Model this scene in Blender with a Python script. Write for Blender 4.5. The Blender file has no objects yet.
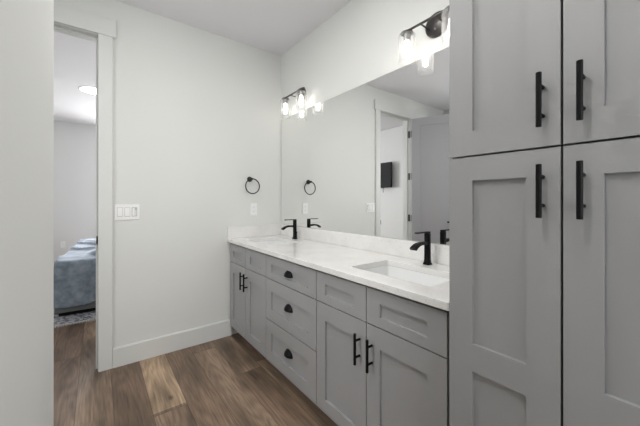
import bpy, bmesh, math, random
from math import pi, sin, cos, radians
from mathutils import Vector, Matrix, noise
random.seed(4)
S = bpy.context.scene
COL = S.collection

# ---------------------------------------------------------------- camera, world, big lights, exposure
H = 1.238
cam = bpy.data.cameras.new('camera')
cam.sensor_width = 36.0
cam.lens = 295.7 / 640 * 36.0
cam.shift_y = -12.0 / 640
cam.clip_start = 0.01
camo = bpy.data.objects.new('camera', cam)
camo.location = (0, 0, H)
camo.rotation_euler = (pi / 2, 0, -math.atan(223 / 295.7))
COL.objects.link(camo)
S.camera = camo

w = bpy.data.worlds.new('sky')
S.world = w
w.use_nodes = True
w.node_tree.nodes['Background'].inputs[0].default_value = (0.80, 0.88, 1.0, 1)
w.node_tree.nodes['Background'].inputs[1].default_value = 0.6

S.view_settings.view_transform = 'Standard'
S.view_settings.look = 'None'
S.view_settings.gamma = 1
S.view_settings.use_curve_mapping = False
S.view_settings.exposure = 0.43

BATH_FILL = 20.0
SIDE_FILL = 17.0
BED_WINDOW = 150.0
CAN = 172.0
BED_CAN = 9.0
BULB = 8.5

def area(name, loc, rot, sx, sy, power, col=(1, 1, 1), shape='RECTANGLE'):
    l = bpy.data.lights.new(name, 'AREA')
    l.shape = shape
    l.size = sx
    l.size_y = sy
    l.energy = power
    l.color = col
    o = bpy.data.objects.new(name, l)
    o.location = loc
    o.rotation_euler = rot
    COL.objects.link(o)
    return o

# fill through two added, unseen bathroom windows; daylight into the bedroom (outside each pane, facing in)
area('bathroom_fill_light', (0.72, -1.72, 1.55), (pi / 2, 0, 0), 1.1, 1.2, BATH_FILL, (1.0, 0.985, 0.97))
area('side_fill_light', (-1.76, 1.45, 1.6), (0, -pi / 2, 0), 1.25, 0.6, SIDE_FILL, (1.0, 0.99, 0.985))
area('bedroom_window_daylight', (1.0, 7.60, 1.6), (-pi / 2 + radians(22), 0, 0), 1.4, 1.4, BED_WINDOW, (1.0, 0.985, 0.97))

# ---------------------------------------------------------------- materials
def mat(name, col, rough=0.5, metal=0.0, spec=0.5, coat=0.0):
    m = bpy.data.materials.new(name)
    m.use_nodes = True
    b = m.node_tree.nodes['Principled BSDF']
    b.inputs['Base Color'].default_value = (*col, 1)
    b.inputs['Roughness'].default_value = rough
    b.inputs['Metallic'].default_value = metal
    b.inputs['Specular IOR Level'].default_value = spec
    b.inputs['Coat Weight'].default_value = coat
    return m

def N(m, typ, **kw):
    n = m.node_tree.nodes.new(typ)
    for k, v in kw.items():
        setattr(n, k, v)
    return n

def L(m, a, b):
    m.node_tree.links.new(a, b)

def bsdf(m):
    return m.node_tree.nodes['Principled BSDF']

def add_bump(m, scale, strength, dist=0.001, detail=3):
    tc = N(m, 'ShaderNodeTexCoord')
    n = N(m, 'ShaderNodeTexNoise')
    n.inputs['Scale'].default_value = scale
    n.inputs['Detail'].default_value = detail
    b = N(m, 'ShaderNodeBump')
    b.inputs['Strength'].default_value = strength
    b.inputs['Distance'].default_value = dist
    L(m, tc.outputs['Object'], n.inputs['Vector'])
    L(m, n.outputs['Fac'], b.inputs['Height'])
    L(m, b.outputs['Normal'], bsdf(m).inputs['Normal'])
    return n, tc

def speckle(m, c0, c1, scale, lo, hi, tc=None):
    """colour variation of the material itself (specks, fibres)"""
    if tc is None:
        tc = N(m, 'ShaderNodeTexCoord')
    n = N(m, 'ShaderNodeTexNoise')
    n.inputs['Scale'].default_value = scale
    n.inputs['Detail'].default_value = 4
    r = N(m, 'ShaderNodeValToRGB')
    r.color_ramp.elements[0].position = lo
    r.color_ramp.elements[0].color = (*c0, 1)
    r.color_ramp.elements[1].position = hi
    r.color_ramp.elements[1].color = (*c1, 1)
    L(m, tc.outputs['Object'], n.inputs['Vector'])
    L(m, n.outputs['Fac'], r.inputs['Fac'])
    L(m, r.outputs['Color'], bsdf(m).inputs['Base Color'])
    return n

M_wall = mat('wall_paint', (0.735, 0.742, 0.722), 0.55, spec=0.3)
add_bump(M_wall, 180, 0.08, 0.0006)
M_ceil = mat('ceiling_paint', (0.79, 0.78, 0.80), 0.8, spec=0.2)
add_bump(M_ceil, 60, 0.12, 0.0015)
M_bedwall = mat('bedroom_paint', (0.74, 0.738, 0.735), 0.6, spec=0.3)
add_bump(M_bedwall, 180, 0.08, 0.0006)
M_trim = mat('trim_paint', (0.715, 0.722, 0.706), 0.35, spec=0.4)
M_cab = mat('grey_cabinet_paint', (0.33, 0.33, 0.335), 0.38, spec=0.4)
add_bump(M_cab, 300, 0.04, 0.0003)
M_body = mat('grey_cabinet_carcass', (0.27, 0.27, 0.28), 0.5)
M_door = mat('grey_door_paint', (0.48, 0.48, 0.50), 0.4, spec=0.4)
M_black = mat('matte_black_metal', (0.005, 0.005, 0.0055), 0.45, 0.0, spec=0.15)
M_bronze = mat('dark_bronze_metal', (0.06, 0.057, 0.055), 0.35, 0.8)
M_ringm = mat('graphite_metal', (0.05, 0.05, 0.052), 0.3, 0.85)
M_socket = mat('brushed_socket_metal', (0.30, 0.29, 0.28), 0.35, 0.9)
M_hinge = mat('dark_nickel', (0.10, 0.10, 0.10), 0.35, 0.8)
M_plastic = mat('white_plastic', (0.88, 0.88, 0.875), 0.35)
M_gap = mat('switch_gap_plastic', (0.50, 0.50, 0.50), 0.5)
M_slot = mat('outlet_slot', (0.10, 0.10, 0.10), 0.6)
M_porc = mat('white_porcelain', (0.88, 0.885, 0.885), 0.12, spec=0.5, coat=0.4)
M_mirror = mat('mirror_silver', (0.93, 0.935, 0.93), 0.0, 1.0)
M_medge = mat('mirror_edge', (0.30, 0.33, 0.32), 0.25)
M_tv = mat('tv_screen', (0.035, 0.035, 0.038), 0.75, spec=0.15)
M_tvb = mat('tv_plastic', (0.02, 0.02, 0.02), 0.8, spec=0.15)
M_white = mat('white_sheet_fabric', (0.72, 0.70, 0.66), 0.9, spec=0.1)
add_bump(M_white, 90, 0.3, 0.002)
M_bedgrey = mat('charcoal_bed_fabric', (0.17, 0.175, 0.18), 0.95, spec=0.1)
add_bump(M_bedgrey, 220, 0.5, 0.001)
M_piping = mat('grey_piping_fabric', (0.27, 0.28, 0.29), 0.9, spec=0.1)
M_can = mat('can_trim_white', (0.75, 0.75, 0.75), 0.5)

# quartz
M_quartz = mat('white_quartz', (0.75, 0.745, 0.73), 0.16, spec=0.5)
tc = N(M_quartz, 'ShaderNodeTexCoord')
n1 = N(M_quartz, 'ShaderNodeTexNoise'); n1.inputs['Scale'].default_value = 95; n1.inputs['Detail'].default_value = 3
r1 = N(M_quartz, 'ShaderNodeValToRGB')
r1.color_ramp.elements[0].position = 0.28; r1.color_ramp.elements[0].color = (0.70, 0.69, 0.68, 1)
r1.color_ramp.elements[1].position = 0.40; r1.color_ramp.elements[1].color = (0.82, 0.815, 0.80, 1)
n2 = N(M_quartz, 'ShaderNodeTexNoise'); n2.inputs['Scale'].default_value = 7; n2.inputs['Detail'].default_value = 6
r2 = N(M_quartz, 'ShaderNodeValToRGB')
r2.color_ramp.elements[0].position = 0.3; r2.color_ramp.elements[0].color = (0.93, 0.92, 0.91, 1)
r2.color_ramp.elements[1].position = 0.6; r2.color_ramp.elements[1].color = (1, 1, 1, 1)
mx = N(M_quartz, 'ShaderNodeMixRGB', blend_type='MULTIPLY'); mx.inputs[0].default_value = 1
L(M_quartz, tc.outputs['Object'], n1.inputs['Vector']); L(M_quartz, tc.outputs['Object'], n2.inputs['Vector'])
L(M_quartz, n1.outputs['Fac'], r1.inputs['Fac']); L(M_quartz, n2.outputs['Fac'], r2.inputs['Fac'])
L(M_quartz, r1.outputs['Color'], mx.inputs[1]); L(M_quartz, r2.outputs['Color'], mx.inputs[2])
L(M_quartz, mx.outputs[0], bsdf(M_quartz).inputs['Base Color'])

# thin clear glass: straight-through transmission plus fresnel reflection
def thin_glass(name, tint, edge=0.35, bloom_haze=0.0):
    m = bpy.data.materials.new(name)
    m.use_nodes = True
    nt = m.node_tree
    nt.nodes.remove(nt.nodes['Principled BSDF'])
    out = nt.nodes['Material Output']
    t = N(m, 'ShaderNodeBsdfTransparent'); t.inputs[0].default_value = (*tint, 1)
    g = N(m, 'ShaderNodeBsdfGlossy'); g.inputs['Roughness'].default_value = 0.03
    g.inputs[0].default_value = (0.95, 0.95, 0.95, 1)
    lw = N(m, 'ShaderNodeLayerWeight'); lw.inputs[0].default_value = edge
    ml = N(m, 'ShaderNodeMath', operation='MULTIPLY'); ml.inputs[1].default_value = 0.25
    mixn = N(m, 'ShaderNodeMixShader')
    L(m, lw.outputs['Fresnel'], ml.inputs[0])
    L(m, ml.outputs[0], mixn.inputs[0])
    L(m, t.outputs[0], mixn.inputs[1]); L(m, g.outputs[0], mixn.inputs[2])
    last = mixn
    if bloom_haze > 0:  # whitish haze mixed into the glass, standing in for bloom around the bulb
        d = N(m, 'ShaderNodeBsdfTranslucent'); d.inputs[0].default_value = (0.9, 0.9, 0.9, 1)
        d2 = N(m, 'ShaderNodeBsdfDiffuse'); d2.inputs[0].default_value = (0.9, 0.9, 0.9, 1)
        a2 = N(m, 'ShaderNodeMixShader'); a2.inputs[0].default_value = 0.5
        L(m, d.outputs[0], a2.inputs[1]); L(m, d2.outputs[0], a2.inputs[2])
        a3 = N(m, 'ShaderNodeMixShader'); a3.inputs[0].default_value = bloom_haze
        L(m, mixn.outputs[0], a3.inputs[1]); L(m, a2.outputs[0], a3.inputs[2]); last = a3
    L(m, last.outputs[0], out.inputs[0])
    return m
M_glass = thin_glass('clear_shade_glass', (0.985, 0.985, 0.985), 0.2, 0.065)
M_pane = thin_glass('window_pane_glass', (0.98, 0.99, 0.99), 0.15)

def emit(name, col, st):
    m = bpy.data.materials.new(name)
    m.use_nodes = True
    b = bsdf(m)
    b.inputs['Base Color'].default_value = (0.8, 0.8, 0.8, 1)
    b.inputs['Emission Color'].default_value = (*col, 1)
    b.inputs['Emission Strength'].default_value = st
    return m
M_bulb = emit('lit_bulb', (1.0, 0.96, 0.90), BULB)
M_canlens = emit('lit_can_lens', (1.0, 0.98, 0.95), CAN)
M_bedlens = emit('lit_bedroom_lens', (1.0, 0.99, 0.97), BED_CAN)

# oak plank floor
def floor_material():
    m = mat('oak_plank_floor', (0.2, 0.13, 0.08), 0.42, spec=0.35)
    tc = N(m, 'ShaderNodeTexCoord')
    sep = N(m, 'ShaderNodeSeparateXYZ')
    L(m, tc.outputs['Object'], sep.inputs[0])
    def math_(op, a, b=None, c=None):
        n = N(m, 'ShaderNodeMath', operation=op)
        for i, v in enumerate((a, b, c)):
            if v is None: continue
            if isinstance(v, (int, float)): n.inputs[i].default_value = v
            else: L(m, v, n.inputs[i])
        return n.outputs[0]
    W, LEN = 0.1805, 2.1
    x = math_('DIVIDE', math_('SUBTRACT', sep.outputs[0], 0.079), W)
    ix = math_('FLOOR', x)
    fx = math_('FRACT', x)
    wn = N(m, 'ShaderNodeTexWhiteNoise', noise_dimensions='1D'); L(m, ix, wn.inputs['W'])
    y = math_('ADD', math_('DIVIDE', sep.outputs[1], LEN), math_('MULTIPLY', wn.outputs['Value'], 7.3))
    iy = math_('FLOOR', y)
    fy = math_('FRACT', y)
    wn2 = N(m, 'ShaderNodeTexWhiteNoise', noise_dimensions='2D')
    cv = N(m, 'ShaderNodeCombineXYZ'); L(m, ix, cv.inputs[0]); L(m, iy, cv.inputs[1])
    L(m, cv.outputs[0], wn2.inputs['Vector'])
    # one pale board seen in the photo
    def between(v, lo, hi):
        return math_('MULTIPLY', math_('GREATER_THAN', v, lo), math_('LESS_THAN', v, hi))
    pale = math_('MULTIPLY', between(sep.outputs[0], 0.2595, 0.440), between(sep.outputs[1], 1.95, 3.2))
    # board tone
    ramp = N(m, 'ShaderNodeValToRGB')
    cr = ramp.color_ramp
    cr.elements[0].position = 0.0; cr.elements[0].color = (0.205, 0.138, 0.096, 1)
    cr.elements[1].position = 1.0; cr.elements[1].color = (0.33, 0.235, 0.165, 1)
    e = cr.elements.new(0.5); e.color = (0.27, 0.185, 0.128, 1)
    L(m, wn2.outputs['Value'], ramp.inputs['Fac'])
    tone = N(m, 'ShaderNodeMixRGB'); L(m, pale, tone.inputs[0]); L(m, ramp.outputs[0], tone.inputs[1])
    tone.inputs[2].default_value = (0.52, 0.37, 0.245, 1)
    # grain coordinates, shifted per board
    off = N(m, 'ShaderNodeVectorMath', operation='SCALE'); off.inputs['Scale'].default_value = 13.0
    L(m, wn2.outputs['Color'], off.inputs[0])
    ad = N(m, 'ShaderNodeVectorMath', operation='ADD'); L(m, tc.outputs['Object'], ad.inputs[0]); L(m, off.outputs[0], ad.inputs[1])
    mp = N(m, 'ShaderNodeMapping'); mp.inputs['Scale'].default_value = (1.0, 0.11, 1)
    L(m, ad.outputs[0], mp.inputs[0])
    # cathedral rings: bands of a distorted field
    big = N(m, 'ShaderNodeTexNoise'); big.inputs['Scale'].default_value = 7.0; big.inputs['Detail'].default_value = 1.5
    L(m, mp.outputs[0], big.inputs['Vector'])
    rings = math_('SINE', math_('MULTIPLY', big.outputs['Fac'], 95.0))
    rings = math_('MULTIPLY_ADD', rings, 0.5, 0.5)
    fine = N(m, 'ShaderNodeTexNoise'); fine.inputs['Scale'].default_value = 110.0; fine.inputs['Detail'].default_value = 5
    mp2 = N(m, 'ShaderNodeMapping'); mp2.inputs['Scale'].default_value = (1.0, 0.06, 1)
    L(m, ad.outputs[0], mp2.inputs[0]); L(m, mp2.outputs[0], fine.inputs['Vector'])
    g = math_('ADD', math_('MULTIPLY', rings, 0.26), math_('MULTIPLY', fine.outputs['Fac'], 1.40))
    big2 = N(m, 'ShaderNodeTexNoise'); big2.inputs['Scale'].default_value = 4.5; big2.inputs['Detail'].default_value = 3
    mp3 = N(m, 'ShaderNodeMapping'); mp3.inputs['Scale'].default_value = (1.6, 0.35, 1)
    L(m, ad.outputs[0], mp3.inputs[0]); L(m, mp3.outputs[0], big2.inputs['Vector'])
    g2 = math_('MULTIPLY_ADD', big2.outputs['Fac'], 1.9, -0.16)
    shade = math_('MULTIPLY', math_('MULTIPLY_ADD', g, 0.80, 0.24), g2)
    # knots
    kn = N(m, 'ShaderNodeTexVoronoi'); kn.inputs['Scale'].default_value = 2.3
    mp4 = N(m, 'ShaderNodeMapping'); mp4.inputs['Scale'].default_value = (1.3, 0.75, 1)
    L(m, ad.outputs[0], mp4.inputs[0]); L(m, mp4.outputs[0], kn.inputs['Vector'])
    mr = N(m, 'ShaderNodeMapRange'); mr.inputs['From Min'].default_value = 0.02; mr.inputs['From Max'].default_value = 0.06
    mr.inputs['To Min'].default_value = 0.45; mr.inputs['To Max'].default_value = 1.0
    L(m, kn.outputs['Distance'], mr.inputs['Value'])
    shade = math_('MULTIPLY', shade, mr.outputs[0])
    # seams
    sx = math_('LESS_THAN', math_('MINIMUM', fx, math_('SUBTRACT', 1.0, fx)), 0.010)
    sy = math_('LESS_THAN', math_('MINIMUM', fy, math_('SUBTRACT', 1.0, fy)), 0.0011)
    seam = math_('MAXIMUM', sx, sy)
    shade = math_('MULTIPLY', shade, math_('SUBTRACT', 1.0, math_('MULTIPLY', seam, 0.5)))
    mul = N(m, 'ShaderNodeVectorMath', operation='SCALE'); L(m, tone.outputs[0], mul.inputs[0]); L(m, shade, mul.inputs['Scale'])
    L(m, mul.outputs[0], bsdf(m).inputs['Base Color'])
    bp = N(m, 'ShaderNodeBump'); bp.inputs['Strength'].default_value = 0.25; bp.inputs['Distance'].default_value = 0.001
    L(m, math_('SUBTRACT', g, math_('MULTIPLY', seam, 2.0)), bp.inputs['Height']); L(m, bp.outputs[0], bsdf(m).inputs['Normal'])
    return m
M_floor = floor_material()

# velvet blanket
M_blanket = mat('slate_blue_velvet', (0.17, 0.21, 0.26), 0.8, spec=0.2)
bsdf(M_blanket).inputs['Sheen Weight'].default_value = 0.8
bsdf(M_blanket).inputs['Sheen Roughness'].default_value = 0.35
bsdf(M_blanket).inputs['Sheen Tint'].default_value = (0.75, 0.82, 0.95, 1)
speckle(M_blanket, (0.15, 0.185, 0.225), (0.25, 0.29, 0.335), 16, 0.36, 0.66)
M_rug = mat('grey_woven_rug', (0.3, 0.3, 0.32), 0.95, spec=0.1)
speckle(M_rug, (0.12, 0.13, 0.16), (0.46, 0.46, 0.48), 38, 0.42, 0.56)
M_fringe = mat('pale_rug_fringe', (0.55, 0.54, 0.53), 0.95, spec=0.1)

# ---------------------------------------------------------------- mesh helpers
def link(name, bm, m, parent=None, smooth=False, mats=None):
    bmesh.ops.recalc_face_normals(bm, faces=bm.faces[:])
    me = bpy.data.meshes.new(name)
    bm.to_mesh(me)
    bm.free()
    for mm in (mats or [m]):
        me.materials.append(mm)
    if smooth:
        for p in me.polygons: p.use_smooth = True
    o = bpy.data.objects.new(name, me)
    COL.objects.link(o)
    if parent is not None:
        o.parent = parent
    return o

def thing(name, label, cat, loc=(0, 0, 0), group=None, rz=0):
    o = bpy.data.objects.new(name, None)
    o.empty_display_size = 0.05
    o.location = loc
    o.rotation_euler = (0, 0, rz)
    COL.objects.link(o)
    o['label'] = label
    o['category'] = cat
    if group: o['group'] = group
    return o

def tag(o, label, cat, group=None):
    o['label'] = label; o['category'] = cat
    if group: o['group'] = group
    return o

def struct(o, label=None):
    o['kind'] = 'structure'
    if label: o['label'] = label
    return o

def box(bm, x0, x1, y0, y1, z0, z1, bev=0.0, seg=2):
    vs = [bm.verts.new((x, y, z)) for x in (x0, x1) for y in (y0, y1) for z in (z0, z1)]
    F = [(0, 1, 3, 2), (4, 6, 7, 5), (0, 4, 5, 1), (2, 3, 7, 6), (0, 2, 6, 4), (1, 5, 7, 3)]
    fs = [bm.faces.new([vs[i] for i in f]) for f in F]
    if bev > 0:
        es = list({e for f in fs for e in f.edges})
        bmesh.ops.bevel(bm, geom=es, offset=bev, segments=seg, affect='EDGES', profile=0.6)
    return fs

def quads(bm, la, lb):
    n = len(la)
    for i in range(n):
        bm.faces.new((la[i], la[(i + 1) % n], lb[(i + 1) % n], lb[i]))

def lathe(bm, prof, seg=24, M=Matrix.Identity(4), cap0=True, cap1=True):
    """prof: [(r, z)] about Z; M places it"""
    loops = []
    for r, z in prof:
        loops.append([bm.verts.new(M @ Vector((r * cos(2 * pi * i / seg), r * sin(2 * pi * i / seg), z))) for i in range(seg)])
    for a, b in zip(loops[:-1], loops[1:]): quads(bm, a, b)
    if cap0: bm.faces.new(loops[0][::-1])
    if cap1: bm.faces.new(loops[-1])
    return loops

def axis(o, d):
    """matrix taking +Z to direction d at origin o"""
    d = Vector(d).normalized()
    q = Vector((0, 0, 1)).rotation_difference(d)
    return Matrix.Translation(Vector(o)) @ q.to_matrix().to_4x4()

def rod(bm, a, b, r, seg=16, bev=0.0):
    a, b = Vector(a), Vector(b)
    ln = (b - a).length
    e = min(bev, r * 0.6)
    prof = [(r - e, 0), (r, e), (r, ln - e), (r - e, ln)] if e > 0 else [(r, 0), (r, ln)]
    lathe(bm, prof, seg, axis(a, b - a))

def torus(bm, M, R, r, n=48, k=10, a0=0, a1=2 * pi):
    full = abs(a1 - a0 - 2 * pi) < 1e-6
    loops = []
    for i in range(n if full else n + 1):
        a = a0 + (a1 - a0) * i / n
        loops.append([bm.verts.new(M @ Vector(((R + r * cos(b)) * cos(a), (R + r * cos(b)) * sin(a), r * sin(b)))) for b in [2 * pi * j / k for j in range(k)]])
    for i in range(len(loops) - 1): quads(bm, loops[i], loops[i + 1])
    if full: quads(bm, loops[-1], loops[0])

def rrect(x0, x1, y0, y1, r, n=5):
    pts = []
    for cx, cy, a in ((x1 - r, y1 - r, 0), (x0 + r, y1 - r, pi / 2), (x0 + r, y0 + r, pi), (x1 - r, y0 + r, 3 * pi / 2)):
        for i in range(n + 1):
            t = a + pi / 2 * i / n
            pts.append((cx + r * cos(t), cy + r * sin(t)))
    return pts

def plate_holes(bm, outer, holes, z0, z1):
    edges = []
    for lp in [outer] + holes:
        vs = [bm.verts.new((x, y, z1)) for x, y in lp]
        for i in range(len(vs)): edges.append(bm.edges.new((vs[i], vs[(i + 1) % len(vs)])))
    r = bmesh.ops.triangle_fill(bm, edges=edges, use_beauty=True, use_dissolve=False)
    fs = [g for g in r['geom'] if isinstance(g, bmesh.types.BMFace)]
    ex = bmesh.ops.extrude_face_region(bm, geom=fs)
    for v in [g for g in ex['geom'] if isinstance(g, bmesh.types.BMVert)]: v.co.z = z0

def bxo(name, m, parent, *d, bev=0.0, seg=2):
    bm = bmesh.new(); box(bm, *d, bev=bev, seg=seg)
    return link(name, bm, m, parent)

# ---------------------------------------------------------------- room shell
XM = 1.521      # mirror wall
YW = 2.683      # left wall, bathroom side
YB = 2.803      # left wall, bedroom side
CZ = 2.737
def shell(name, m, boxes, label=None, parent=None):
    bm = bmesh.new()
    for b in boxes: box(bm, *b)
    o = link(name, bm, m, parent)
    if parent is None: struct(o, label)
    return o

shell('floor', M_floor, [(-2.0, 2.1, -1.8, 7.6, -0.1, 0.0)], 'brown oak plank floor running through both rooms')
shell('ceiling', M_ceil, [(-2.0, 2.1, -1.8, 7.6, CZ, CZ + 0.12)], 'flat light grey painted ceiling')
shell('wall_right', M_wall, [(XM, XM + 0.12, -1.62, YW, 0, CZ)], 'off-white wall behind the long mirror and vanity lights')
# wall between bathroom and bedroom with the door opening x -0.672..0.022, rough height 2.462
shell('wall_left', M_wall, [(-1.69, -0.675, YW, YB, 0, CZ), (0.022, XM + 0.12, YW, YB, 0, CZ), (-0.675, 0.022, YW, YB, 2.462, CZ)],
      'off-white wall with the doorway, light switches and towel ring')
shell('wall_side', M_wall, [(-1.69, -1.57, 1.037, 1.14, 0, CZ), (-1.69, -1.57, 1.76, YW, 0, CZ), (-1.69, -1.57, 1.14, 1.76, 0, 0.95), (-1.69, -1.57, 1.14, 1.76, 2.25, CZ)])
# near partition block with rounded corner, right face x=-0.0895
bm = bmesh.new()
R = 0.012
pts = [(-1.69, -1.62), (-0.0895, -1.62)]
for i in range(7):
    a = pi / 2 * i / 6
    pts.append((-0.0895 - R + R * cos(a), 1.036 - R + R * sin(a)))
pts.append((-1.69, 1.036))
lo = [bm.verts.new((x, y, 0)) for x, y in pts]; hi = [bm.verts.new((x, y, CZ)) for x, y in pts]
quads(bm, lo, hi); bm.faces.new(lo[::-1]); bm.faces.new(hi)
struct(link('wall_near', bm, M_wall), 'off-white wall edge filling the left side of the picture')
# back wall with added window opening x 0.2..1.24, z 1.0..2.1
bx0, bx1, bz0, bz1 = 0.2, 1.24, 0.98, 2.12
shell('wall_back', M_wall, [(-0.09, bx0, -1.74, -1.62, 0, CZ), (bx1, XM + 0.12, -1.74, -1.62, 0, CZ), (bx0, bx1, -1.74, -1.62, 0, bz0), (bx0, bx1, -1.74, -1.62, bz1, CZ)])

def window(name, x0, x1, z0, z1, ya, yb):
    r = bpy.data.objects.new(name, None); COL.objects.link(r); struct(r)
    ym = (ya + yb) / 2
    bm = bmesh.new(); t = 0.045
    box(bm, x0, x0 + t, ym - .03, ym + .03, z0, z1); box(bm, x1 - t, x1, ym - .03, ym + .03, z0, z1)
    box(bm, x0 + t, x1 - t, ym - .03, ym + .03, z0, z0 + t); box(bm, x0 + t, x1 - t, ym - .03, ym + .03, z1 - t, z1)
    link('window_frame', bm, M_trim, r)
    bxo('window_pane', M_pane, r, x0 + t, x1 - t, ym - .003, ym + .003, z0 + t, z1 - t)
window('added_window_1', bx0, bx1, bz0, bz1, -1.74, -1.62)  # unseen window behind the camera, added to let in soft fill
w3 = bpy.data.objects.new('added_window_3', None); COL.objects.link(w3); struct(w3)  # unseen side window, added to light the cabinet fronts and mirror wall
bm = bmesh.new()
for b in ((-1.66, -1.60, 1.14, 1.18, 0.95, 2.25), (-1.66, -1.60, 1.72, 1.76, 0.95, 2.25), (-1.66, -1.60, 1.18, 1.72, 0.95, 0.99), (-1.66, -1.60, 1.18, 1.72, 2.21, 2.25)): box(bm, *b)
link('window_frame', bm, M_trim, w3)
bxo('window_pane', M_pane, w3, -1.633, -1.627, 1.18, 1.72, 0.99, 2.21)

# bedroom
FY = 7.36
shell('wall_bedroom_left', M_bedwall, [(-1.95, -1.83, YB, FY, 0, CZ)], 'pale bedroom wall carrying the television, seen in the mirror')
shell('wall_bedroom_right', M_bedwall, [(1.90, 2.02, YB, FY, 0, CZ)])
wx0, wx1, wz0, wz1 = 0.35, 1.65, 0.85, 2.15
shell('wall_bedroom_far', M_bedwall, [(-1.95, wx0, FY, FY + .12, 0, CZ), (wx1, 2.02, FY, FY + .12, 0, CZ), (wx0, wx1, FY, FY + .12, 0, wz0), (wx0, wx1, FY, FY + .12, wz1, CZ)],
      'pale far bedroom wall behind the bed')
window('window_2', wx0, wx1, wz0, wz1, FY, FY + .12)
shell('wall_bedroom_near', M_bedwall, [(XM + .12, 2.02, YW, YB, 0, CZ), (-1.95, -1.69, YW, YB, 0, CZ)])

# baseboards
def baseboard(name, x0, x1, y0, y1, side, label=None):
    """side: which way the exposed top edge is eased ('-y','+x','-x','+y')"""
    bm = bmesh.new(); 
    fs = box(bm, x0, x1, y0, y1, 0.001, 0.146)
    ex = {'-y': lambda v: abs(v.co.y - y0) < 1e-5, '+y': lambda v: abs(v.co.y - y1) < 1e-5, '+x': lambda v: abs(v.co.x - x1) < 1e-5, '-x': lambda v: abs(v.co.x - x0) < 1e-5}[side]
    es = [e for e in bm.edges if all(v.co.z > 0.14 and ex(v) for v in e.verts)]
    bmesh.ops.bevel(bm, geom=es, offset=0.006, segments=3, affect='EDGES')
    struct(link(name, bm, M_trim), label)
baseboard('baseboard_left', 0.0935, 0.9885, YW - 0.017, YW - 0.0005, '-y', 'tall flat white baseboard along the doorway wall')
baseboard('baseboard_side', -1.5695, -1.5535, 1.05, 2.64, '+x')
baseboard('baseboard_near', -0.0885, -0.0725, -1.6, 0.55, '+x')
baseboard('baseboard_far', -1.8, 1.85, FY - 0.0165, FY - 0.0005, '-y')
baseboard('baseboard_bedroom', -1.8295, -1.8135, 2.95, 7.3, '+x')

# door trim: jambs, stop, casings
def trim(name, boxes, bev=0.004, m=M_trim, label=None):
    bm = bmesh.new()
    for b in boxes: box(bm, *b, bev=bev)
    struct(link(name, bm, m), label)
JX0, JX1, JZ = -0.656, 0.004, 2.443
trim('trim_1', [(JX1, JX1 + 0.017, YW - 0.001, YB + 0.001, 0.001, JZ + .018), (JX1 - 0.011, JX1, YW + 0.042, YW + 0.078, 0.001, JZ)], label='white latch side door jamb beside the light switches')
trim('trim_2', [(JX0 - 0.018, JX0, YW - 0.001, YB + 0.001, 0.001, JZ + .018), (JX0, JX0 + 0.011, YW + 0.042, YW + 0.078, 0.001, JZ)], label='white hinge side door jamb seen in the mirror')
trim('trim_3', [(JX0, JX1, YW - 0.001, YB + 0.001, JZ, JZ + .017), (JX0 + .012, JX1 - .012, YW + 0.042, YW + 0.078, JZ - 0.012, JZ)], label='white head jamb across the top of the doorway')
trim('trim_4', [(0.0075, 0.0925, YW - 0.0185, YW - 0.0005, 0.001, 2.447)], label='flat white door casing beside the light switches')
trim('trim_5', [(-0.7455, -0.6605, YW - 0.0185, YW - 0.0005, 0.001, 2.447)], label='flat white door casing on the hinge side')
trim('trim_6', [(-0.765, 0.114, YW - 0.0215, YW - 0.0005, 2.4475, 2.577)], label='wide flat white head casing over the doorway')
trim('trim_7', [(0.0075, 0.0925, YB + 0.0005, YB + 0.0185, 0.001, 2.447), (-0.7455, -0.6605, YB + 0.0005, YB + 0.0185, 0.001, 2.447), (-0.765, 0.114, YB + 0.0005, YB + 0.0235, 2.4475, 2.577)])
# strike plate on the latch jamb
st = bmesh.new(); box(st, JX1 - 0.0075, JX1 - 0.0004, YW - 0.016, YW + 0.030, 0.925, 0.982, bev=0.0006)
tag(link('strike_plate', st, M_black), 'small black strike plate on the doorway jamb', 'strike plate')

# ---------------------------------------------------------------- shaker fronts (facing -X)
def shaker_boxes(bm, xf, y0, y1, z0, z1, stile=0.076, rails=None, t=0.02, rec=0.011):
    """rails: list of (za,zb) horizontal rails, bottom first and top last"""
    xb = xf + t
    box(bm, xf, xb, y0, y0 + stile, z0, z1)
    box(bm, xf, xb, y1 - stile, y1, z0, z1)
    for a, b in rails: box(bm, xf, xb, y0 + stile, y1 - stile, a, b)
    for (a, b), (c, d) in zip(rails[:-1], rails[1:]):
        box(bm, xf + rec, xb, y0 + stile, y1 - stile, b, c)

def shaker(name, parent, *a, m=M_cab, **k):
    bm = bmesh.new(); shaker_boxes(bm, *a, **k)
    bmesh.ops.remove_doubles(bm, verts=bm.verts[:], dist=1e-5)
    # outer edges eased
    o = link(name, bm, m, parent)
    return o

def bar_pull(parent, xf, y, z0, z1, r=0.0066, off=0.032, cc=0.076):
    bm = bmesh.new()
    rod(bm, (xf - off, y, z0), (xf - off, y, z1), r, 16, 0.001)
    zc = (z0 + z1) / 2
    for s in (-1, 1):
        rod(bm, (xf - off, y, zc + s * cc / 2), (xf - 0.0003, y, zc + s * cc / 2), r * 0.8, 14)
    o = link('handle', bm, M_black, parent, smooth=False)
    shade_auto(o)
    return o

def shade_auto(o, ang=40):
    me = o.data
    for p in me.polygons: p.use_smooth = True
    bm = bmesh.new(); bm.from_mesh(me)
    for e in bm.edges:
        if len(e.link_faces) == 2 and e.calc_face_angle(0) > radians(ang): e.smooth = False
    bm.to_mesh(me); bm.free()

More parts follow.
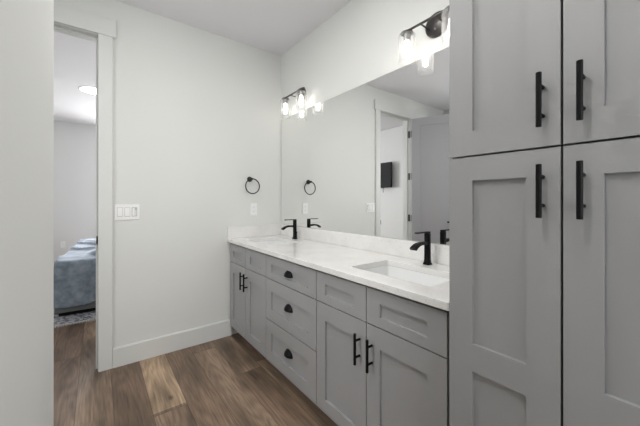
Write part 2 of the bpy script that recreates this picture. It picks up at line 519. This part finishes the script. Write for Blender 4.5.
def cup_pull(parent, xf, y, z):
    """half-dome bin pull, open below: width .082, height .042, depth .024"""
    bm = bmesh.new()
    Wd, Hh, D = 0.044, 0.038, 0.027
    nu, nv = 20, 8
    def shell_pts(s):
        rows = []
        for j in range(nv + 1):
            v = pi / 2 * j / nv          # 0 = bottom lip plane, pi/2 = top
            row = []
            for i in range(nu + 1):
                u = pi * i / nu
                yy = Wd * s * cos(u)
                q = sin(u)
                row.append(bm.verts.new((xf - D * s * q * cos(v) - 0.0004, y + yy, z - 0.014 + Hh * s * q * sin(v) * 1.0)))
            rows.append(row)
        return rows
    for s in (1.0, 0.93):
        rows = shell_pts(s)
        for j in range(nv):
            for i in range(nu):
                bm.faces.new((rows[j][i], rows[j][i + 1], rows[j + 1][i + 1], rows[j + 1][i]))
        if s == 1.0: outer = rows[0]
        else: inner = rows[0]
    for i in range(nu):
        bm.faces.new((outer[i], outer[i + 1], inner[i + 1], inner[i]))
    # rim flange against the drawer
    pr = []
    for rr in (1.0, 1.09):
        pr.append([(y + Wd * rr * cos(pi * i / nu), z - 0.014 + Hh * rr * sin(pi * i / nu)) for i in range(nu + 1)])
    for i in range(nu):
        a = [bm.verts.new((xf - 0.002, *pr[0][i])), bm.verts.new((xf - 0.002, *pr[0][i + 1])),
             bm.verts.new((xf - 0.0004, *pr[1][i + 1])), bm.verts.new((xf - 0.0004, *pr[1][i]))]
        bm.faces.new(a)
    bmesh.ops.remove_doubles(bm, verts=bm.verts[:], dist=1e-6)
    return link('handle', bm, M_black, parent, smooth=True)

XF = 0.970       # vanity door face
G = 0.0027       # half reveal
ZT, ZR, ZB = 0.8495, 0.690, 0.112
def body_box(parent, y0, y1, xf, fill=0.0):
    bm = bmesh.new()
    xb = xf + 0.045
    box(bm, xb, XM - 0.001, y0, y1, 0.082, 0.70)
    for a, b in ((y0, y0 + 0.018), (y1 - 0.018, y1)):
        bxo('side_panel', M_cab, parent, xb, XM - 0.001, a, b, 0.7005, 0.861)
    box(bm, xf, xf + 0.045, y0, y1, 0.082, 0.104)
    if fill: bxo('filler_strip', M_cab, parent, xf, xf + 0.0445, y1 - fill, y1, 0.1045, 0.861)
    box(bm, xf + 0.072, XM - 0.001, y0, y1, 0.001, 0.082)
    return link('body', bm, M_cab, parent)

def vanity_sink_unit(label, y0, y1, ysplit, filler, pulls):
    t = thing('vanity_cabinet', label, 'cabinet')
    body_box(t, y0 + 0.0005, y1 - 0.0005, XF + 0.0205, filler)
    yl = y1 - filler
    for a, b in ((y0, ysplit), (ysplit, yl)):
        shaker('false_drawer_front', t, XF, a + G, b - G, ZR + G, ZT, rails=[(ZR + G, 0.734), (0.794, ZT)])
    k = 0
    for a, b in ((y0, ysplit), (ysplit, yl)):
        d = shaker('door', t, XF, a + G, b - G, ZB, ZR - G, rails=[(ZB, 0.176), (0.598, ZR - G)])
        bar_pull(d, XF, pulls[k][0], pulls[k][1], pulls[k][1] + 0.142)
        k += 1
    return t

VR = vanity_sink_unit('grey shaker vanity sink cabinet beside the tall linen cabinet', 0.552, 1.320, 0.940, 0.0, [(0.904, 0.491), (0.981, 0.491)])
VL = vanity_sink_unit('grey shaker vanity sink cabinet in the corner by the towel ring wall', 1.931, YW - 0.001, 2.296, 0.030, [(2.261, 0.508), (2.333, 0.508)])
VD = thing('drawer_cabinet', 'grey vanity drawer stack with three black cup pulls', 'cabinet')
body_box(VD, 1.3205, 1.9305, XF + 0.0205)
for (z0, z1, pa, pb, zc) in ((ZR + G, ZT, 0.735, 0.795, 0.768), (0.401 + G, ZR - G, 0.477, 0.603, 0.551), (ZB, 0.401 - G, 0.185, 0.314, 0.262)):
    d = shaker('drawer', VD, XF, 1.320 + G, 1.931 - G, z0, z1, rails=[(z0, pa), (pb, z1)])
    cup_pull(d, XF + 0.011, 1.630, zc)

# tall linen cabinet
TX = 0.950
TL = thing('linen_cabinet', 'tall grey shaker linen cabinet with black bar pulls on the right', 'cabinet')
bm = bmesh.new()
box(bm, TX + 0.06, XM - 0.001, -0.070, 0.533, 0.10, 2.50)
box(bm, TX + 0.0205, TX + 0.06, 0.517, 0.533, 0.10, 2.50)
box(bm, TX + 0.0205, TX + 0.06, -0.070, -0.054, 0.10, 2.50)
box(bm, TX + 0.09, XM - 0.001, -0.070, 0.533, 0.001, 0.10)
link('body', bm, M_cab, TL)
for (a, b, yp) in ((0.2315, 0.534, 0.272), (-0.070, 0.2315, 0.190)):
    g = 0.0030
    d = shaker('door', TL, TX, a + g, b, 0.115, 1.3805 - g, rails=[(0.115, 0.19), (0.697, 0.784), (1.303, 1.3805 - g)]) if a > 0 else \
        shaker('door', TL, TX, a, b - g, 0.115, 1.3805 - g, rails=[(0.115, 0.19), (0.697, 0.784), (1.303, 1.3805 - g)])
    bar_pull(d, TX, yp, 1.194, 1.334)
    if a > 0: d = shaker('door', TL, TX, a + g, b, 1.3805 + g, 2.49, rails=[(1.3805 + g, 1.461), (2.415, 2.49)])
    else: d = shaker('door', TL, TX, a, b - g, 1.3805 + g, 2.49, rails=[(1.3805 + g, 1.461), (2.415, 2.49)])
    bar_pull(d, TX, yp, 1.431, 1.573)

# ---------------------------------------------------------------- countertop, splashes, sinks
SX0, SX1 = 1.07, 1.36
SINKS = [(0.685, 1.150), (2.055, 2.520)]
bm = bmesh.new()
outer = [(0.959, 0.540), (XM - 0.0005, 0.540), (XM - 0.0005, YW - 0.0005), (0.955, YW - 0.0005), (0.955, 0.544)]
plate_holes(bm, outer, [rrect(SX0, SX1, a, b, 0.016) for a, b in SINKS], 0.862, 0.892)
top = link('countertop', bm, M_quartz)
bv = top.modifiers.new('edge', 'BEVEL'); bv.width = 0.002; bv.segments = 2; bv.limit_method = 'ANGLE'; bv.angle_limit = radians(60)
tag(top, 'long white quartz countertop over the grey vanity cabinets', 'countertop')
bs = bxo('backsplash', M_quartz, None, XM - 0.0205, XM - 0.0005, 0.540, YW - 0.0005, 0.8925, 0.998, bev=0.0015)
tag(bs, 'long low white quartz backsplash under the mirror', 'backsplash')
bs = bxo('side_splash', M_quartz, None, 0.955, XM - 0.021, YW - 0.0205, YW - 0.0005, 0.8925, 0.998, bev=0.0015)
tag(bs, 'short white quartz splash on the towel ring wall', 'backsplash')

def sink(y0, y1, label):
    t = thing('sink', label, 'sink', ((SX0 + SX1) / 2, (y0 + y1) / 2, 0.715), group='undermount sinks')
    o = t.location
    hx, hy = (SX1 - SX0) / 2, (y1 - y0) / 2
    bm = bmesh.new()
    prof = [(0.018, 0.146), (0.001, 0.146), (0.000, 0.120), (-0.006, 0.065), (-0.016, 0.046), (-0.034, 0.036), (-0.060, 0.032)]
    loops = []
    for off, z in prof:
        loops.append([bm.verts.new((x, y, z)) for x, y in rrect(-hx - off, hx + off, -hy - off, hy + off, 0.020)])
    for a, b in zip(loops[:-1], loops[1:]): quads(bm, a, b)
    bm.faces.new(loops[-1])
    out = []
    for off, z in ((0.018, 0.137), (0.010, 0.134), (0.006, 0.04), (-0.02, 0.02)):
        out.append([bm.verts.new((x, y, z)) for x, y in rrect(-hx - off, hx + off, -hy - off, hy + off, 0.020)])
    quads(bm, loops[0], out[0])
    for a, b in zip(out[:-1], out[1:]): quads(bm, a, b)
    bm.faces.new(out[-1])
    b_ = link('basin', bm, M_porc, t)
    shade_auto(b_, 50)
    bm = bmesh.new()
    lathe(bm, [(0.030, 0.0322), (0.030, 0.0345), (0.024, 0.035), (0.020, 0.0335), (0.004, 0.0335)], 28)
    link('drain', bm, M_black, t, smooth=False)
sink(*SINKS[0], 'white rectangular undermount sink nearest the tall linen cabinet')
sink(*SINKS[1], 'white rectangular undermount sink nearest the towel ring wall')

# ---------------------------------------------------------------- faucets (spout towards -X)
def faucet(y, label):
    t = thing('faucet', label, 'faucet', (1.438, y, 0.8925), group='black vanity faucets')
    bm = bmesh.new()
    prof = [(0.0185, 0.0), (0.0185, 0.004), (0.0155, 0.012), (0.0135, 0.028), (0.0132, 0.060), (0.0132, 0.150), (0.0135, 0.168)]
    loops = [[bm.verts.new((px, py, z)) for px, py in rrect(-h, h, -h, h, 0.004, 3)] for h, z in prof]
    for a, b in zip(loops[:-1], loops[1:]): quads(bm, a, b)
    bm.faces.new(loops[0][::-1]); bm.faces.new(loops[-1])
    o = link('column', bm, M_black, t); shade_auto(o, 35)
    # spout: wide flat arc
    bm = bmesh.new()
    path = [(-0.008, 0.116, 0.009), (-0.036, 0.1185, 0.0085), (-0.064, 0.1190, 0.0075), (-0.086, 0.1165, 0.007), (-0.106, 0.110, 0.0068), (-0.121, 0.101, 0.0068), (-0.129, 0.094, 0.0068)]
    wid = [0.011, 0.012, 0.014, 0.0165, 0.0185, 0.0195, 0.020]
    rows = []
    for i, (px, pz, hh) in enumerate(path):
        a = path[max(i - 1, 0)]; b = path[min(i + 1, len(path) - 1)]
        dx, dz = b[0] - a[0], b[1] - a[1]; ln = math.hypot(dx, dz)
        nx, nz = -dz / ln, dx / ln
        if nz < 0: nx, nz = -nx, -nz
        w_ = wid[i]
        rows.append([bm.verts.new((px + nx * hh * s2, s1 * w_, pz + nz * hh * s2)) for s1, s2 in ((-1, -1), (-1, .7), (-.8, 1), (.8, 1), (1, .7), (1, -1))])
    for a, b in zip(rows[:-1], rows[1:]): quads(bm, a, b)
    bm.faces.new(rows[0][::-1]); bm.faces.new(rows[-1])
    o = link('spout', bm, M_black, t); shade_auto(o, 40)
    bm = bmesh.new()
    box(bm, -0.102, 0.0135, -0.011, 0.011, 0.1735, 0.1795, bev=0.0015)
    box(bm, -0.012, 0.012, -0.0105, 0.0105, 0.1685, 0.1745)
    link('lever', bm, M_black, t)
    bm = bmesh.new()
    rod(bm, (0.022, 0, 0.0), (0.022, 0, 0.055), 0.0025, 10)
    lathe(bm, [(0.0025, 0), (0.0055, 0.003), (0.0055, 0.011), (0.003, 0.014)], 14, Matrix.Translation((0.022, 0, 0.052)))
    link('lift_rod', bm, M_black, t, smooth=False)
faucet(0.934, 'matte black faucet on the counter nearest the tall linen cabinet')
faucet(2.288, 'matte black faucet on the counter nearest the corner')

# ---------------------------------------------------------------- mirror
bm = bmesh.new()
fs = box(bm, XM - 0.0055, XM - 0.0004, 0.540, YW - 0.012, 0.999, 2.071)
me_o = None
fs[0].material_index = 0
for f in fs[1:]: f.material_index = 1
me_o = link('mirror', bm, None, mats=[M_mirror, M_medge])
tag(me_o, 'long frameless wall mirror above the vanity backsplash', 'mirror')

# ---------------------------------------------------------------- vanity lights
def vanity_light(yc, label):
    t = thing('vanity_light', label, 'wall light', (XM - 0.0005, yc, 2.205), group='two-bulb vanity lights')
    # back plate, rounded, against the wall
    bm = bmesh.new()
    prof = [(0.0, 1.0), (-0.012, 1.0), (-0.017, 0.97), (-0.021, 0.88)]
    lp = []
    for x, s in prof:
        lp.append([bm.verts.new((x, py * s, 0.016 + pz * s)) for py, pz in rrect(-0.071, 0.071, -0.067, 0.067, 0.0665, 10)])
    for a, b in zip(lp[:-1], lp[1:]): quads(bm, a, b)
    bm.faces.new(lp[0][::-1]); bm.faces.new(lp[-1])
    p = link('back_plate', bm, M_bronze, t); shade_auto(p)
    bm = bmesh.new()
    lathe(bm, [(0.006, 0), (0.006, 0.006), (0.003, 0.009)], 14, axis((-0.021, 0, -0.012), (-1, 0, 0)))
    link('screw_cap', bm, M_socket, p)
    for s in (-1, 1):
        bm = bmesh.new()
        rod(bm, (-0.018, s * 0.045, 0.004), (-0.094, s * 0.045, 0.008), 0.0042, 12)
        link('support_arm', bm, M_bronze, t, smooth=False)
    bxo('crossbar', M_bronze, t, -0.103, -0.090, -0.180, 0.180, 0.006, 0.014, bev=0.001)
    for s in (-1, 1):
        c = Matrix.Translation((-0.0965, s * 0.135, 0))
        bm = bmesh.new()
        lathe(bm, [(0.034, -0.006), (0.034, 0.001), (0.024, 0.0048), (0.006, 0.0049)], 28, c)
        cp = link('shade_cap', bm, M_bronze, t); shade_auto(cp)
        bm = bmesh.new()
        lathe(bm, [(0.0195, -0.0065), (0.0195, -0.044), (0.015, -0.047)], 24, c)
        sk = link('socket', bm, M_socket, t); shade_auto(sk)
        bm = bmesh.new()
        lathe(bm, [(0.0125, -0.0475), (0.0135, -0.054), (0.0155, -0.068), (0.017, -0.084), (0.017, -0.118), (0.0145, -0.134), (0.008, -0.142), (0.003, -0.144)], 24, c)
        link('bulb', bm, M_bulb, t, smooth=True)
        bm = bmesh.new()
        lathe(bm, [(0.022, -0.0062), (0.040, -0.008), (0.0485, -0.014), (0.0500, -0.024), (0.0500, -0.172), (0.0505, -0.177), (0.0475, -0.178),
                   (0.0470, -0.172), (0.0470, -0.025), (0.045, -0.016), (0.038, -0.0110), (0.022, -0.009)], 40, c, cap0=False, cap1=False)
        gl = link('glass_shade', bm, M_glass, t, smooth=True)
vanity_light(0.922, 'black two-bulb wall light above the mirror, partly behind the tall cabinet')
vanity_light(2.296, 'black two-bulb wall light above the mirror in the far corner')

# ---------------------------------------------------------------- towel ring
t = thing('towel_ring', 'round black towel ring on the wall over the countertop end', 'towel ring', (1.172, YW - 0.0005, 1.447))
bm = bmesh.new()
lathe(bm, [(0.025, 0), (0.025, 0.007), (0.022, 0.010), (0.009, 0.011), (0.009, 0.042), (0.012, 0.043), (0.012, 0.058), (0.010, 0.060)], 28, axis((0, 0, 0), (0, -1, 0)))
o = link('post', bm, M_ringm, t); shade_auto(o)
bm = bmesh.new()
torus(bm, Matrix.Translation((0.010, -0.051, -0.068)) @ Matrix.Rotation(pi / 2, 4, 'X'), 0.070, 0.0054, 64, 12)
link('ring', bm, M_ringm, t, smooth=True)

# ---------------------------------------------------------------- wall plates
def wall_plate(name, label, cat, x0, x1, z0, z1, yface, kind, grp=None):
    t = thing(name, label, cat, ((x0 + x1) / 2, yface, (z0 + z1) / 2), group=grp)
    hw, hh = (x1 - x0) / 2, (z1 - z0) / 2
    bxo('cover_plate', M_plastic, t, -hw, hw, -0.0070, 0.0, -hh, hh, bev=0.0015)
    if kind == 'outlet':
        for s in (-1, 1):
            bm = bmesh.new()
            box(bm, -0.0165, 0.0165, -0.0085, -0.0064, s * 0.0195 - 0.0135, s * 0.0195 + 0.0135, bev=0.0009)
            f = link('receptacle', bm, M_plastic, t)
            bm = bmesh.new()
            for dx in (-0.0065, 0.0065): box(bm, dx - 0.001, dx + 0.001, -0.0088, -0.0084, s * 0.0195 - 0.001, s * 0.0195 + 0.007)
            rod(bm, (0, -0.0088, s * 0.0195 - 0.007), (0, -0.0084, s * 0.0195 - 0.007), 0.0023, 10)
            link('slots', bm, M_slot, f)
    else:
        for i, cx in enumerate((-0.046, 0.0, 0.046)):
            bm = bmesh.new()
            box(bm, cx - 0.018, cx + 0.018, -0.0072, -0.0064, -0.035, 0.035)
            fr = link('switch_surround', bm, M_gap, t)
            bm = bmesh.new()
            if i < 2:
                # rocker tilted: bottom pressed out
                v = [bm.verts.new(c) for c in ((cx - .0155, -.0072, -.0325), (cx + .0155, -.0072, -.0325), (cx + .0155, -.0072, .0325), (cx - .0155, -.0072, .0325),
                                               (cx - .0155, -.0125, -.0300), (cx + .0155, -.0125, -.0300), (cx + .0155, -.0080, .0325), (cx - .0155, -.0080, .0325))]
                for q in ((0, 1, 2, 3), (4, 5, 6, 7), (0, 1, 5, 4), (1, 2, 6, 5), (2, 3, 7, 6), (3, 0, 4, 7)): bm.faces.new([v[k] for k in q])
                link('rocker', bm, M_plastic, fr)
            else:
                box(bm, cx - 0.0135, cx + 0.0015, -0.0105, -0.0072, -0.030, 0.030, bev=0.0008)
                box(bm, cx + 0.006, cx + 0.012, -0.0105, -0.0072, -0.030, 0.014, bev=0.0008)
                link('dimmer', bm, M_plastic, fr)
    return t
wall_plate('light_switch', 'white three-gang switch plate on the wall beside the doorway', 'light switch', 0.104, 0.264, 1.096, 1.213, YW - 0.0005, 'switch')
wall_plate('wall_outlet', 'white outlet plate on the bathroom wall below the towel ring', 'outlet', 1.180, 1.248, 1.098, 1.216, YW - 0.0005, 'outlet')
wall_plate('wall_outlet', 'small white outlet on the far bedroom wall behind the bed', 'outlet', -0.545, -0.475, 0.362, 0.480, FY - 0.0005, 'outlet')

# ---------------------------------------------------------------- bedroom door leaf, opened into the bathroom
ang = math.atan2(-0.908, -0.418)
DR = bpy.data.objects.new('door_1', None); COL.objects.link(DR)
DR.location = (JX0 - 0.002, YW - 0.030, 0); DR.rotation_euler = (0, 0, ang)
struct(DR, 'tall grey single-panel door standing open, seen in the mirror')
# local: x along leaf 0.006..0.655, y thickness; room side is +y (towards mirror)
bm = bmesh.new()
x0, x1, z0, z1, s, T = 0.006, 0.655, 0.012, 2.435, 0.115, 0.035
box(bm, x0, x0 + s, 0, T, z0, z1); box(bm, x1 - s, x1, 0, T, z0, z1)
box(bm, x0 + s, x1 - s, 0, T, z1 - s, z1); box(bm, x0 + s, x1 - s, 0, T, z0, z0 + 0.2)
box(bm, x0 + s, x1 - s, 0.011, T - 0.011, z0 + 0.2, z1 - s)
bmesh.ops.remove_doubles(bm, verts=bm.verts[:], dist=1e-5)
link('door_panel', bm, M_door, DR)
for z in (0.37, 0.987, 1.599, 2.219):
    bm = bmesh.new()
    rod(bm, (0.0, 0.004, z - 0.045), (0.0, 0.004, z + 0.045), 0.0065, 12)
    box(bm, 0.0005, 0.0058, 0.006, 0.034, z - 0.045, z + 0.045)
    ca, sa = cos(-ang), sin(-ang)
    def loc(wx, wy):
        dx, dy = wx - DR.location.x, wy - DR.location.y
        return (dx * ca - dy * sa, dx * sa + dy * ca)
    q = [loc(JX0 + 0.0003, YW - 0.003), loc(JX0 + 0.0033, YW - 0.003), loc(JX0 + 0.0033, YW + 0.034), loc(JX0 + 0.0003, YW + 0.034)]
    va = [bm.verts.new((*p, z - 0.05)) for p in q]; vb = [bm.verts.new((*p, z + 0.05)) for p in q]
    quads(bm, va, vb); bm.faces.new(va[::-1]); bm.faces.new(vb)
    link('hinge', bm, M_hinge, DR)
bm = bmesh.new()
for sg, y0 in ((1, T), (-1, 0.0)):
    rod(bm, (0.595, y0 + sg * 0.0003, 0.95), (0.595, y0 + sg * 0.008, 0.95), 0.026, 24)
    rod(bm, (0.595, y0 + sg * 0.008, 0.95), (0.595, y0 + sg * 0.045, 0.95), 0.009, 14)
    box(bm, 0.485, 0.605, y0 + sg * 0.045 - 0.005, y0 + sg * 0.045 + 0.005, 0.94, 0.96, bev=0.002)
link('door_handle', bm, M_black, DR)

# ---------------------------------------------------------------- bedroom contents
RZ = 0.012
rug = thing('rug', 'grey patterned rug with pale fringe under the bed', 'rug', (0.45, 5.2, 0.0))
bm = bmesh.new()
box(bm, -1.25, 1.25, -1.30, 1.35, 0.0005, RZ, bev=0.003)
link('pile', bm, M_rug, rug)
bm = bmesh.new()
rnd = random.Random(3)
x = -1.25
while x < 1.25:
    ln = 0.035 + rnd.random() * 0.02
    a = (rnd.random() - .5) * 0.012
    wv = 0.006
    p = [(x, -1.2995, 0.009), (x + wv, -1.2995, 0.009), (x + wv * .7 + a, -1.30 - ln, 0.0015), (x + wv * .3 + a, -1.30 - ln, 0.0015)]
    vt = [bm.verts.new(q) for q in p]; vb = [bm.verts.new((q[0], q[1], max(q[2] - 0.004, 0.0006))) for q in p]
    quads(bm, vt, vb); bm.faces.new(vt); bm.faces.new(vb[::-1])
    x += 0.0085
fr = link('fringe', bm, M_fringe, rug)
fr['kind'] = 'stuff'

BX0, BX1, BY0, BY1 = -0.355, 1.70, 4.135, 6.10
bed = thing('bed', 'bed under a rumpled slate blue blanket seen through the doorway', 'bed', (0.716, 5.091, RZ), rz=radians(-2.7))
bcx, bcy = 0.67, 5.14
def B(x0, x1, y0, y1, z0, z1): return (x0 - bcx, x1 - bcx, y0 - bcy, y1 - bcy, z0 - RZ, z1 - RZ)
bxo('bed_frame', M_bedgrey, bed, *B(BX0 + 0.0, BX1, BY0 + 0.005, BY1, 0.052, 0.27), bev=0.007, seg=3)
bxo('gap_shade_block', M_black, bed, *B(BX0 + 0.03, BX1 - 0.03, BY0 + 0.03, BY1 - 0.03, RZ + 0.0003, 0.052))  # black block added to give the gap under the bed its shade
bxo('mattress', M_white, bed, *B(BX0 + 0.005, BX1, BY0 + 0.02, BY1 - 0.02, 0.271, 0.572), bev=0.045, seg=4)
bxo('headboard', M_bedgrey, bed, *B(BX1 + 0.001, BX1 + 0.09, BY0, BY1, 0.042, 1.15), bev=0.02)
# dark lower valance with a piping line
bxo('piping', M_piping, bed, *B(BX0 + 0.01, BX1 - 0.01, BY0 - 0.003, BY0 + 0.006, 0.112, 0.118))
# blanket: cloth draped over the near side, top and far side
bm = bmesh.new()
nx, npf = 110, 120
xa, xb = BX0 + 0.045, BX1 - 0.35
ztop = 0.586
prof = []
hem = 0.135
path = [(BY0 - 0.030, hem), (BY0 - 0.022, 0.30), (BY0 - 0.012, 0.47), (BY0 + 0.000, 0.545), (BY0 + 0.030, 0.578), (BY0 + 0.08, ztop), (BY0 + 0.5, ztop + .01), (5.14, ztop + .012),
        (BY1 - 0.5, ztop + .01), (BY1 - 0.08, ztop), (BY1 - 0.02, 0.575), (BY1 + 0.012, 0.53), (BY1 + 0.02, 0.30), (BY1 + 0.024, 0.15)]
ln = [0]
for a, b in zip(path[:-1], path[1:]): ln.append(ln[-1] + math.dist(a, b))
def at(sv):
    for i in range(len(path) - 1):
        if sv <= ln[i + 1] or i == len(path) - 2:
            f = (sv - ln[i]) / (ln[i + 1] - ln[i]); f = min(max(f, 0), 1)
            a, b = path[i], path[i + 1]
            return a[0] + (b[0] - a[0]) * f, a[1] + (b[1] - a[1]) * f
ss = []
for j in range(npf + 1):
    f = j / npf
    ss.append(ln[-1] * (f ** 1.35))
rows = []
for i in range(nx + 1):
    xx = xa + (xb - xa) * i / nx
    row = []
    for j, sv in enumerate(ss):
        yy, zz = at(sv)
        side = 1.0 if sv < 0.45 else 0.0
        p = Vector((xx * 2.6, sv * 2.4, 3.1))
        nz_ = noise.noise(p) * 0.6 + noise.noise(p * 2.7 + Vector((5, 1, 0))) * 0.35
        # creases: ridged noise
        rd = 1 - abs(noise.noise(Vector((xx * 3.2 + sv * 1.5, sv * 2.2 - xx, 7.7)))) * 3.2
        rd = max(rd, 0) ** 2
        if side:
            k = min(1, (0.45 - sv) / 0.3)
            yy -= 0.010 * k * (1 + sin(xx * 27 + 2 * noise.noise(Vector((xx * 3, sv * 2, 0))))) + 0.016 * nz_ * k + 0.038 * rd * k
            if sv < 0.12: zz += (0.045 * noise.noise(Vector((xx * 2.2 + 3, 0.3, 9))) + 0.01) * (1 - sv / 0.12)
        if sv > 0.40 and yy < BY1 - .02:
            e = min(1, (sv - 0.40) / 0.2)
            zz += (0.012 + 0.024 * nz_ + 0.036 * rd) * e
        if i < 30:
            xx0 = xa + (xb - xa) * i / nx
            xx = xx0 - (1 - i / 30) * (0.045 - 0.05 * min(max(sv - 0.45, 0) / 0.6, 1))
        row.append(bm.verts.new((xx - bcx + 0.01 * noise.noise(Vector((sv * 4, xx, 2))), yy - bcy, zz - RZ)))
    rows.append(row)
for a, b in zip(rows[:-1], rows[1:]):
    for j in range(npf): bm.faces.new((a[j], b[j], b[j + 1], a[j + 1]))
bl = link('blanket', bm, M_blanket, bed, smooth=True)
sd = bl.modifiers.new('thickness', 'SOLIDIFY'); sd.thickness = 0.008; sd.offset = 1

# television on the bedroom wall (seen in the mirror)
tv = thing('television', 'black flat television on the bedroom wall, seen in the mirror', 'television', (-1.829, 4.40, 1.775))
bxo('casing', M_tvb, tv, 0.070, 0.105, -0.485, 0.485, -0.258, 0.258, bev=0.004)
bxo('screen', M_tv, tv, 0.1052, 0.107, -0.475, 0.475, -0.245, 0.250)
bm = bmesh.new()
box(bm, 0.0, 0.012, -0.16, 0.16, -0.12, 0.12); box(bm, 0.012, 0.0698, -0.05, 0.05, -0.06, 0.06)
link('wall_mount', bm, M_tvb, tv)
bm = bmesh.new(); rod(bm, (0.078, -0.255, -0.36), (0.078, -0.255, -0.2585), 0.006, 10)
link('cable', bm, M_tvb, tv)

# ---------------------------------------------------------------- recessed ceiling lights
def can_light(x, y, r, label, lens, power):
    t = thing('ceiling_light', label, 'ceiling light', (x, y, CZ - 0.0005))
    bm = bmesh.new()
    lathe(bm, [(r, 0.0), (r, -0.003), (r - 0.006, -0.006), (r - 0.014, -0.005), (r - 0.014, -0.0005)], 40, cap0=False, cap1=False)
    o = link('trim_ring', bm, M_can, t); shade_auto(o, 50)
    bm = bmesh.new()
    lathe(bm, [(r - 0.0145, -0.001), (r - 0.0145, -0.0048), (0.01, -0.0055)], 40)
    link('lens', bm, lens, t)
    return t
can_light(-0.03, 5.06, 0.165, 'round lit ceiling light in the bedroom beyond the doorway', M_bedlens, 0)
can_light(0.04, 0.42, 0.085, 'round lit recessed ceiling light between the near wall and linen cabinet', M_canlens, 0)
can_light(0.45, 1.25, 0.085, 'round lit recessed ceiling light above the bathroom floor', M_canlens, 0)
